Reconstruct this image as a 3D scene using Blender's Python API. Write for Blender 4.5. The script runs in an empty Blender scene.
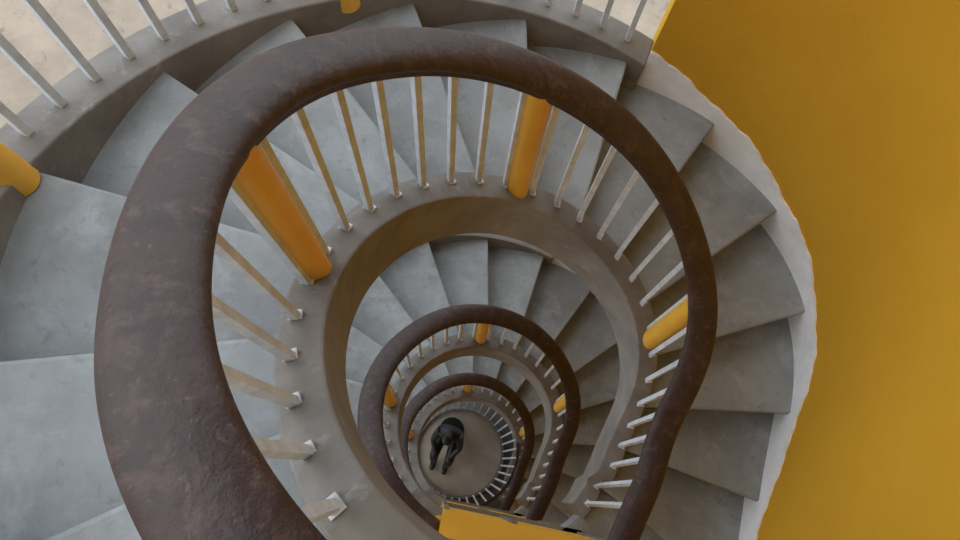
import bpy, bmesh, math, random
from mathutils import Vector, Matrix
random.seed(4)
D=math.radians
CX,CY=0.37,0.45
FH=2.92; NF=3
H0=1.32; RISE=FH/15; STEP=18.5; TH0=220.5; NS=14
GZ=H0+FH*NF         # camera height above ground
def sst(x): x=max(0,min(1,x)); return x*x*(3-2*x)
def m(t):
    t=(t+180)%360-180
    return 1-.14*math.exp(-((t+17)/28.0)**2)
def P(t,r,H):
    a=D(t); q=r*m(t)
    return Vector((CX+q*math.cos(a),CY+q*math.sin(a),GZ-H))
def nos(t,s=0):
    if t>TH0: return H0+FH*s
    if t<-38.5: return H0+FH*(s+1)
    return H0+FH*s+RISE*(TH0-t)/STEP
def W(t): return t+4*sst((t-162)/26.)
# ---------- materials
def mat(name,base,rough=.6,var=.15,scale=6,c2=None,bump=.1,metal=0,fine=60,spec=.5,stops=(.35,.7),stain=None,speck=None):
    M=bpy.data.materials.new(name); M.use_nodes=True
    nt=M.node_tree; b=nt.nodes['Principled BSDF']; L=nt.links.new
    b.inputs['Roughness'].default_value=rough; b.inputs['Metallic'].default_value=metal
    b.inputs['Specular IOR Level'].default_value=spec
    tc=nt.nodes.new('ShaderNodeTexCoord')
    def noise(sc,det=8,r=.65,dist=0):
        n=nt.nodes.new('ShaderNodeTexNoise'); n.inputs['Scale'].default_value=sc; n.inputs['Detail'].default_value=det; n.inputs['Roughness'].default_value=r
        n.inputs['Distortion'].default_value=dist
        L(tc.outputs['Object'],n.inputs['Vector']); return n
    def ramp(src,p0,p1,c0,c1):
        cr=nt.nodes.new('ShaderNodeValToRGB')
        cr.color_ramp.elements[0].position=p0; cr.color_ramp.elements[1].position=p1
        cr.color_ramp.elements[0].color=(*c0,1); cr.color_ramp.elements[1].color=(*c1,1)
        L(src,cr.inputs['Fac']); return cr
    c2=c2 or tuple(x*(1-var*2) for x in base)
    col=ramp(noise(scale).outputs['Fac'],stops[0],stops[1],c2,base).outputs['Color']
    for spc in (stain,speck):
        if spc:
            sc,p0,p1,c,amt=spc
            f=ramp(noise(sc,10,.7,.6).outputs['Fac'],p0,p1,(0,0,0),(amt,amt,amt))
            mx=nt.nodes.new('ShaderNodeMixRGB'); L(f.outputs['Color'],mx.inputs['Fac'])
            L(col,mx.inputs[1]); mx.inputs[2].default_value=(*c,1); col=mx.outputs[0]
    L(col,b.inputs['Base Color'])
    n2=noise(fine,4)
    bp=nt.nodes.new('ShaderNodeBump'); bp.inputs['Strength'].default_value=bump; bp.inputs['Distance'].default_value=.01
    L(n2.outputs['Fac'],bp.inputs['Height']); L(bp.outputs['Normal'],b.inputs['Normal'])
    return M
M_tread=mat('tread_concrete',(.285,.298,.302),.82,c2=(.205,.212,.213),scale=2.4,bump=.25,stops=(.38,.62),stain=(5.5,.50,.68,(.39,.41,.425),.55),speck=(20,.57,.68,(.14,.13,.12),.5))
M_riser_shade=mat('riser_shaded_concrete',(.15,.14,.13),.9,c2=(.10,.092,.085),scale=5,bump=.3)  # shading of the risers put into the colour, darker than the treads
M_curb=mat('curb_concrete',(.25,.228,.205),.85,c2=(.155,.138,.122),scale=4,bump=.25,stain=(11,.58,.70,(.36,.34,.32),.6))
M_rail=mat('brown_rail_paint',(.052,.027,.022),.48,c2=(.030,.016,.014),scale=12,bump=.4,fine=28,stain=(17,.52,.72,(.12,.07,.056),.7),speck=(60,.60,.68,(.16,.10,.08),.5),spec=.38)
M_bal=mat('baluster_metal',(.74,.79,.86),.45,c2=(.52,.55,.60),scale=16,bump=.05,metal=.1,speck=(30,.62,.7,(.25,.23,.20),.5))
M_yel=mat('yellow_wall_paint',(.62,.335,.026),.9,c2=(.565,.295,.020),scale=1.5,bump=.25,fine=22,spec=.2)
M_post=mat('yellow_post_paint',(.86,.48,.05),.5,c2=(.74,.39,.035),scale=5,bump=.05,speck=(18,.64,.72,(.35,.28,.2),.5))
M_white=mat('white_primer',(.93,.95,.98),.9,c2=(.80,.82,.86),scale=9,bump=.4)
M_ground=mat('sandy_ground',(.36,.285,.215),.95,c2=(.23,.185,.14),scale=.8,bump=.5,fine=20,stain=(.5,.55,.65,(.22,.22,.17),.5),speck=(3,.56,.66,(.14,.115,.09),.6))
M_floor=mat('well_floor',(.44,.375,.30),.9,c2=(.31,.26,.21),scale=3,bump=.3,fine=50)
M_dark=mat('dark_paving',(.13,.12,.11),.9,scale=6)
M_bronze=mat('dark_bronze',(.012,.012,.014),.45,c2=(.006,.006,.008),scale=10,bump=.1,metal=.2)
M_shade_ceil=mat('shade_ceiling_plaster',(.40,.39,.37),.9,scale=2)
# ---------- helpers
def obj(name,verts,faces,mt,parent=None,smooth=False):
    me=bpy.data.meshes.new(name); me.from_pydata([tuple(v) for v in verts],[],faces); me.update()
    bm=bmesh.new(); bm.from_mesh(me); bmesh.ops.recalc_face_normals(bm,faces=bm.faces); bm.to_mesh(me); bm.free()
    o=bpy.data.objects.new(name,me); bpy.context.collection.objects.link(o)
    me.materials.append(mt)
    if smooth:
        for p in me.polygons: p.use_smooth=True
    if parent: o.parent=parent
    return o
def empty(name):
    e=bpy.data.objects.new(name,None); bpy.context.collection.objects.link(e); return e
class B:
    def __init__(s): s.v=[]; s.f=[]
    def add(s,v,f):
        n=len(s.v); s.v+=v; s.f+=[tuple(i+n for i in q) for q in f]
    def sweep(s,rings):
        n=len(rings[0]); v=[p for r in rings for p in r]; f=[]
        for i in range(len(rings)-1):
            for j in range(n):
                k=(j+1)%n
                f.append((i*n+j,i*n+k,(i+1)*n+k,(i+1)*n+j))
        f.append(tuple(range(n))); f.append(tuple((len(rings)-1)*n+j for j in reversed(range(n))))
        s.add(v,f)
def tube(b,p,q,r,n=16):
    d=(q-p).normalized(); u=Vector((1,0,0)) if abs(d.x)<.9 else Vector((0,1,0)); u=(u-d*u.dot(d)).normalized(); w=d.cross(u)
    b.sweep([[c+u*(r*math.cos(2*math.pi*i/n))+w*(r*math.sin(2*math.pi*i/n)) for i in range(n)] for c in (p,q)])
def bar(b,p,q,t,hw):
    a=D(t); u=Vector((math.cos(a),math.sin(a),0))*hw; w=Vector((-math.sin(a),math.cos(a),0))*hw
    b.sweep([[c+u+w,c-u+w,c-u-w,c+u-w] for c in (p,q)])
def frange(a,b,n): return [a+(b-a)*i/n for i in range(n+1)]
def bev(o,w=.008,seg=2,ang=35):
    md=o.modifiers.new('bev','BEVEL'); md.width=w; md.segments=seg; md.limit_method='ANGLE'; md.angle_limit=D(ang)
RI0,RI1=.655,.77
RO0,RO1=1.60,1.76
RW=1.66
WALL_T=68.5
stair=empty('spiral_staircase')
def add_flight(s):
    b=B(); c=B(); ri=RI1-.03
    for k in range(NS):
        ta=TH0-STEP*k; tb=ta-STEP; H=H0+FH*s+RISE*(k+1)
        jit=random.uniform(-.4,.4)
        b.sweep([[P(W(t),ri,H),P(W(t),RW,H),P(W(t),RW,H+.05),P(W(t),ri,H+.05)] for t in frange(ta+.4,tb-1.1+jit*.4,6)])
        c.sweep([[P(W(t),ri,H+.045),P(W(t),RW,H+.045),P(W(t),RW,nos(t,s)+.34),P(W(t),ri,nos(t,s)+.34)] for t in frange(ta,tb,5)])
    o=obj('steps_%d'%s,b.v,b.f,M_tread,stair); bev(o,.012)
    obj('risers_%d'%s,c.v,c.f,M_riser_shade,stair)
def add_landing(H,i):
    b=B(); rings=[]
    for t in frange(321.5 if i else 296,TH0+4,20):
        a=D(t); sn=-math.sin(a)
        ro=max(min(2.2/max(sn,.01),2.4),RW)
        if t>300: ro=RW
        rings.append([P(t,RI1-.03,H),P(t,ro,H),P(t,ro,H+.2),P(t,RI1-.03,H+.2)])
    b.sweep(rings)
    obj('landing_%d'%i,b.v,b.f,M_tread,stair)
for s in range(NF): add_flight(s)
for s in range(NF): add_landing(H0+FH*s,s)
def band(name,r0,r1,up,dn,ta,tb,s,mt,parent):
    n=int(abs(ta-tb)/2.5)
    b=B(); b.sweep([[P(t,r0,nos(t,s)-up),P(t,r1,nos(t,s)-up),P(t,r1,nos(t,s)+dn),P(t,r0,nos(t,s)+dn)] for t in frange(ta,tb,n)])
    o=obj(name,b.v,b.f,mt,parent); bev(o,.008,2,50)
for s in range(NF):
    band('inner_stringer_%d'%s,RI0 if s<2 else .63,RI1,.035,.36,270 if s==0 else 240,-54,s,M_curb,stair)
    band('outer_curb_%d'%s,RO0,RO1,.06,.40,232,WALL_T,s,M_curb,stair)
# ---------- rail
def railH(t,s):
    base=-.83
    h=nos(t,s)+base
    if t>200:
        h200=nos(200,s)+base; k=min(1,(t-200)/20.)
        h=h200-RISE/STEP*20*(k-k*k/2)
    if t>140: h+=.17*sst((t-145)/75.)
    ref=nos(-10,s)+base
    if t<-10:
        k=min(1,(-10-t)/25.)
        h=ref+RISE/STEP*25*(k-k*k/2)
    h+=.07*sst((70-t)/50.)
    return h
def handR(t):
    r=.73+.035*sst((t-130)/50.)
    r-=.012*math.exp(-((t+40)/30.)**2)
    return r
def RP(t,r,H):
    """rail path: circle, leaving along a straight tangent past t=-46"""
    if t>=-46: return P(t,r,H)
    a=P(-46,r,H); b=P(-44,r,H); d=(a-b); d.z=0; d=(d.normalized()*.75+Vector((-.30,-.95,0))*.25).normalized()
    return a+d*(D(-46-t)*.75)
PROF=[(-.036,-.072),(-.044,-.066),(-.046,-.030),(-.058,-.022),(-.068,-.012),(-.070,.004),(-.064,.020),(-.046,.034),(-.020,.041),(.020,.041),(.046,.034),(.064,.020),(.070,.004),(.068,-.012),(.058,-.022),(.046,-.030),(.044,-.066),(.036,-.072)]
def handrail(name,rf,ta,tb,s,parent,sc=1.0,n=130):
    b=B(); rings=[]; cs=[]
    ts=frange(ta,tb,n)
    for t in ts: cs.append(RP(t,rf(t),railH(t,s)))
    for i in range(3):
        cs=[cs[0]]+[(cs[j-1]+cs[j]*2+cs[j+1])/4 for j in range(1,len(cs)-1)]+[cs[-1]]
    for i,t in enumerate(ts):
        a=cs[max(0,i-1)]; c=cs[min(n,i+1)]; d=c-a; d.z=0; d.normalize()
        out=Vector((-d.y,d.x,0))      # travelling clockwise -> left side is outward
        k=sc*(1-.10*sst((90-t)/60.))
        rings.append([cs[i]+out*(x*k)+Vector((0,0,y*k)) for x,y in PROF])
    b.sweep(rings)
    o=obj(name,b.v,b.f,M_rail,parent,True)
    md=o.modifiers.new('sub','SUBSURF'); md.levels=1; md.render_levels=2
RR=.73
POSTS=[170,96,22]
for s in range(NF):
    g=empty('stair_railing')
    handrail('handrail',handR,238,-74,s,g)
    b=B(); t=TH0+9
    ts=[]
    while t>-50:
        if all(abs(t-p)>3.2 for p in POSTS): ts.append(t)
        t-=STEP/2
    for t in ts:
        bar(b,P(t,RR,nos(t,s)-.03),RP(t,handR(t),railH(t,s)+.05),t,.0105)
        bar(b,P(t,RR,nos(t,s)-.042),P(t,RR,nos(t,s)-.03),t,.017)
    obj('balusters',b.v,b.f,M_bal,g)
    b=B()
    for t in POSTS+([238] if s else []):
        tube(b,P(t,RR,nos(t,s)),P(t,handR(t),railH(t,s)+.05),.047,28)
    obj('posts',b.v,b.f,M_post,g,False)
for s in range(NF):
    g=empty('outer_stair_railing')
    handrail('handrail',lambda t:1.68,231,WALL_T+1,s,g,.8)
    b=B(); t=230
    OP=[165.5,118,218]
    while t>WALL_T+1:
        if all(abs(t-p)>2.6 for p in OP):
            bar(b,P(t,1.68,nos(t,s)-.05),P(t,1.68,railH(t,s)+.03),t,.0125)
        t-=STEP/4
    obj('balusters',b.v,b.f,M_bal,g)
    b=B()
    for t in OP: tube(b,P(t,1.63,nos(t,s)),P(t,1.68,railH(t,s)+.03),.052,28)
    obj('posts',b.v,b.f,M_post,g)
# ---------- yellow wall on landing side of the well
p0=Vector((.01,-.075,0)); p1=Vector((.80,-.24,0))
d=(p1-p0).normalized(); nrm=Vector((-d.y,d.x,0))
def boxy(b,zt,zb,w0,w1,u0=0,u1=1):
    L=(p1-p0); a=p0+L*u0; c=p0+L*u1
    q=[a+nrm*w1,c+nrm*w1,c+nrm*w0,a+nrm*w0]
    b.sweep([[Vector((v.x,v.y,GZ-zt)) for v in q],[Vector((v.x,v.y,GZ-zb)) for v in q]])
b=B(); boxy(b,H0+FH-.80,GZ,-.12,.0)
obj('wall_front',b.v,b.f,M_post)
for i in range(1,NF):
    b=B(); H=H0+FH*i
    boxy(b,H-.0,H+.05,.0,.022)
    for u in (0,.40,.965): boxy(b,H-.80,H+1.9,.0,.012,u,u+.03)
    obj('trim_%d'%(i+10),b.v,b.f,M_curb)
# ---------- walls
TOPH=-1.1
b=B()
b.sweep([[P(t,RW-.01,TOPH),P(t,RW+.25,TOPH),P(t,RW+.25,GZ),P(t,RW-.01,GZ)] for t in frange(WALL_T,-60,100)])
obj('wall_right',b.v,b.f,M_yel,None,False)
b=B()
y=CY-2.3
b.sweep([[Vector((x,y,GZ-TOPH)),Vector((x,y-.2,GZ-TOPH)),Vector((x,y-.2,0)),Vector((x,y,0))] for x in (-2.2,2.2)])
obj('wall_back',b.v,b.f,M_yel)
for s in range(NF):
    b=B(); rings=[]
    for t in frange(WALL_T,-60,220):
        u=.11+.012*math.sin(t*.31)+.006*math.sin(t*.83+1)+.004*math.sin(t*1.9)
        n0=nos(t,s)
        rings.append([P(t,RW-.022,n0-u),P(t,RW,n0-u),P(t,RW,n0+.25),P(t,RW-.022,n0+.25)])
    b.sweep(rings)
    obj('trim_%d'%(s+1),b.v,b.f,M_white,None)
b=B(); z=GZ-TOPH
x0=-.3
b.add([Vector(v) for v in [(x0,-2,z),(2.6,-2,z),(2.6,2.6,z),(x0,2.6,z),(x0,-2,z+.2),(2.6,-2,z+.2),(2.6,2.6,z+.2),(x0,2.6,z+.2)]],[(0,1,2,3),(4,5,6,7),(0,1,5,4),(1,2,6,5),(2,3,7,6),(3,0,4,7)])
obj('shade_ceiling',b.v,b.f,M_shade_ceil)  # unseen slab, set low over the right side to keep sky off its treads
b=B(); G=60
b.add([Vector(v) for v in [(-G,-G,-.02),(G,-G,-.02),(G,G,-.02),(-G,G,-.02)]],[(0,1,2,3)])
obj('ground',b.v,b.f,M_ground)
b=B(); n=64
b.sweep([[Vector((CX+2.2*math.cos(2*math.pi*i/n),CY+2.2*math.sin(2*math.pi*i/n),z)) for i in range(n)] for z in (-.015,.0)])
obj('floor',b.v,b.f,M_floor)
# circular fence on a dark paved ring around the sandy disc
pv=empty('circular_fence'); C2=Vector((.235,.53,0))
def arc(b,a0,a1,r0,r1,z0,z1,n=3,c0=C2):
    rings=[]
    for a in frange(a0,a1,n):
        c=Vector((math.cos(a),math.sin(a),0))
        rings.append([c0+c*r0+Vector((0,0,z1)),c0+c*r1+Vector((0,0,z1)),c0+c*r1+Vector((0,0,z0)),c0+c*r0+Vector((0,0,z0))])
    b.sweep(rings)
b=B(); arc(b,0,2*math.pi,.60,.98,0,.02,96); obj('paving',b.v,b.f,M_dark,pv)
b=B(); arc(b,0,2*math.pi,.58,.625,0,.06,96); obj('kerb',b.v,b.f,M_curb,pv)
b=B(); K=40
for i in range(K):
    a=2*math.pi*i/K; c=Vector((math.cos(a),math.sin(a),0))
    bar(b,C2+c*.61+Vector((0,0,.05)),C2+c*.74+Vector((0,0,.75)),math.degrees(a),.011)
obj('bars',b.v,b.f,M_bal,pv)
b=B(); arc(b,0,2*math.pi,.725,.765,.74,.78,96); obj('top_rail',b.v,b.f,M_rail,pv)
# ---------- statue
def statue():
    g=empty('bronze_statue')
    J=[((0,0,.50),.15),((0,.0,.68),.14),((0,-.04,.84),.17),((0,-.08,.95),.10),((0,-.12,1.02),.06),((0,-.17,1.10),.09),((0,-.20,1.18),.08),
       ((.17,-.06,.90),.075),((.22,-.20,.68),.05),((.12,-.38,.60),.04),
       ((-.17,-.06,.90),.075),((-.22,-.20,.68),.05),((-.12,-.38,.60),.04),
       ((.11,-.03,.48),.10),((.13,-.42,.50),.08),((.10,-.50,.10),.055),((.11,-.64,.05),.045),
       ((-.11,-.03,.48),.10),((-.13,-.42,.50),.08),((-.10,-.50,.10),.055),((-.11,-.64,.05),.045)]
    E=[(0,1),(1,2),(2,3),(3,4),(4,5),(5,6),(2,7),(7,8),(8,9),(2,10),(10,11),(11,12),(0,13),(13,14),(14,15),(15,16),(0,17),(17,18),(18,19),(19,20)]
    me=bpy.data.meshes.new('figure'); me.from_pydata([j[0] for j in J],E,[])
    o=bpy.data.objects.new('figure',me); bpy.context.collection.objects.link(o)
    me.materials.append(M_bronze)
    o.modifiers.new('skin','SKIN')
    for i,j in enumerate(J): me.skin_vertices[0].data[i].radius=(j[1],j[1])
    me.skin_vertices[0].data[0].use_root=True
    ss=o.modifiers.new('sub','SUBSURF'); ss.levels=2; ss.render_levels=2
    o.parent=g
    b=B(); tube(b,Vector((0,.06,0)),Vector((0,.06,.40)),.2,24)
    obj('seat',b.v,b.f,M_bronze,g)
    g.location=(.11,.76,0); g.rotation_euler=(0,0,D(-20)); g.scale=(.84,.84,.84)
statue()
# ---------- light
w=bpy.data.worlds.new('World'); bpy.context.scene.world=w; w.use_nodes=True
bg=w.node_tree.nodes['Background']; bg.inputs[0].default_value=(.82,.91,1,1); bg.inputs[1].default_value=2.1
sun=bpy.data.lights.new('sun','SUN'); sun.energy=.7; sun.angle=D(50); sun.color=(1,.98,.95)
so=bpy.data.objects.new('sun',sun); bpy.context.collection.objects.link(so)
so.rotation_euler=Vector((-1,.4,1.3)).to_track_quat('Z','Y').to_euler()
# ---------- camera
cam=bpy.data.cameras.new('camera'); co=bpy.data.objects.new('camera',cam); bpy.context.collection.objects.link(co)
cam.sensor_width=36; cam.lens=700/960*36; cam.clip_start=.02
al=math.atan(225.2/700); ga=math.atan(38/222)
R=Matrix.Rotation(-ga,4,'Z')@Matrix.Rotation(al,4,'X')@Matrix.Rotation(ga,4,'Z')
co.matrix_world=Matrix.Translation((0,0,GZ))@R
bpy.context.scene.camera=co
bpy.context.scene.view_settings.view_transform='Standard'
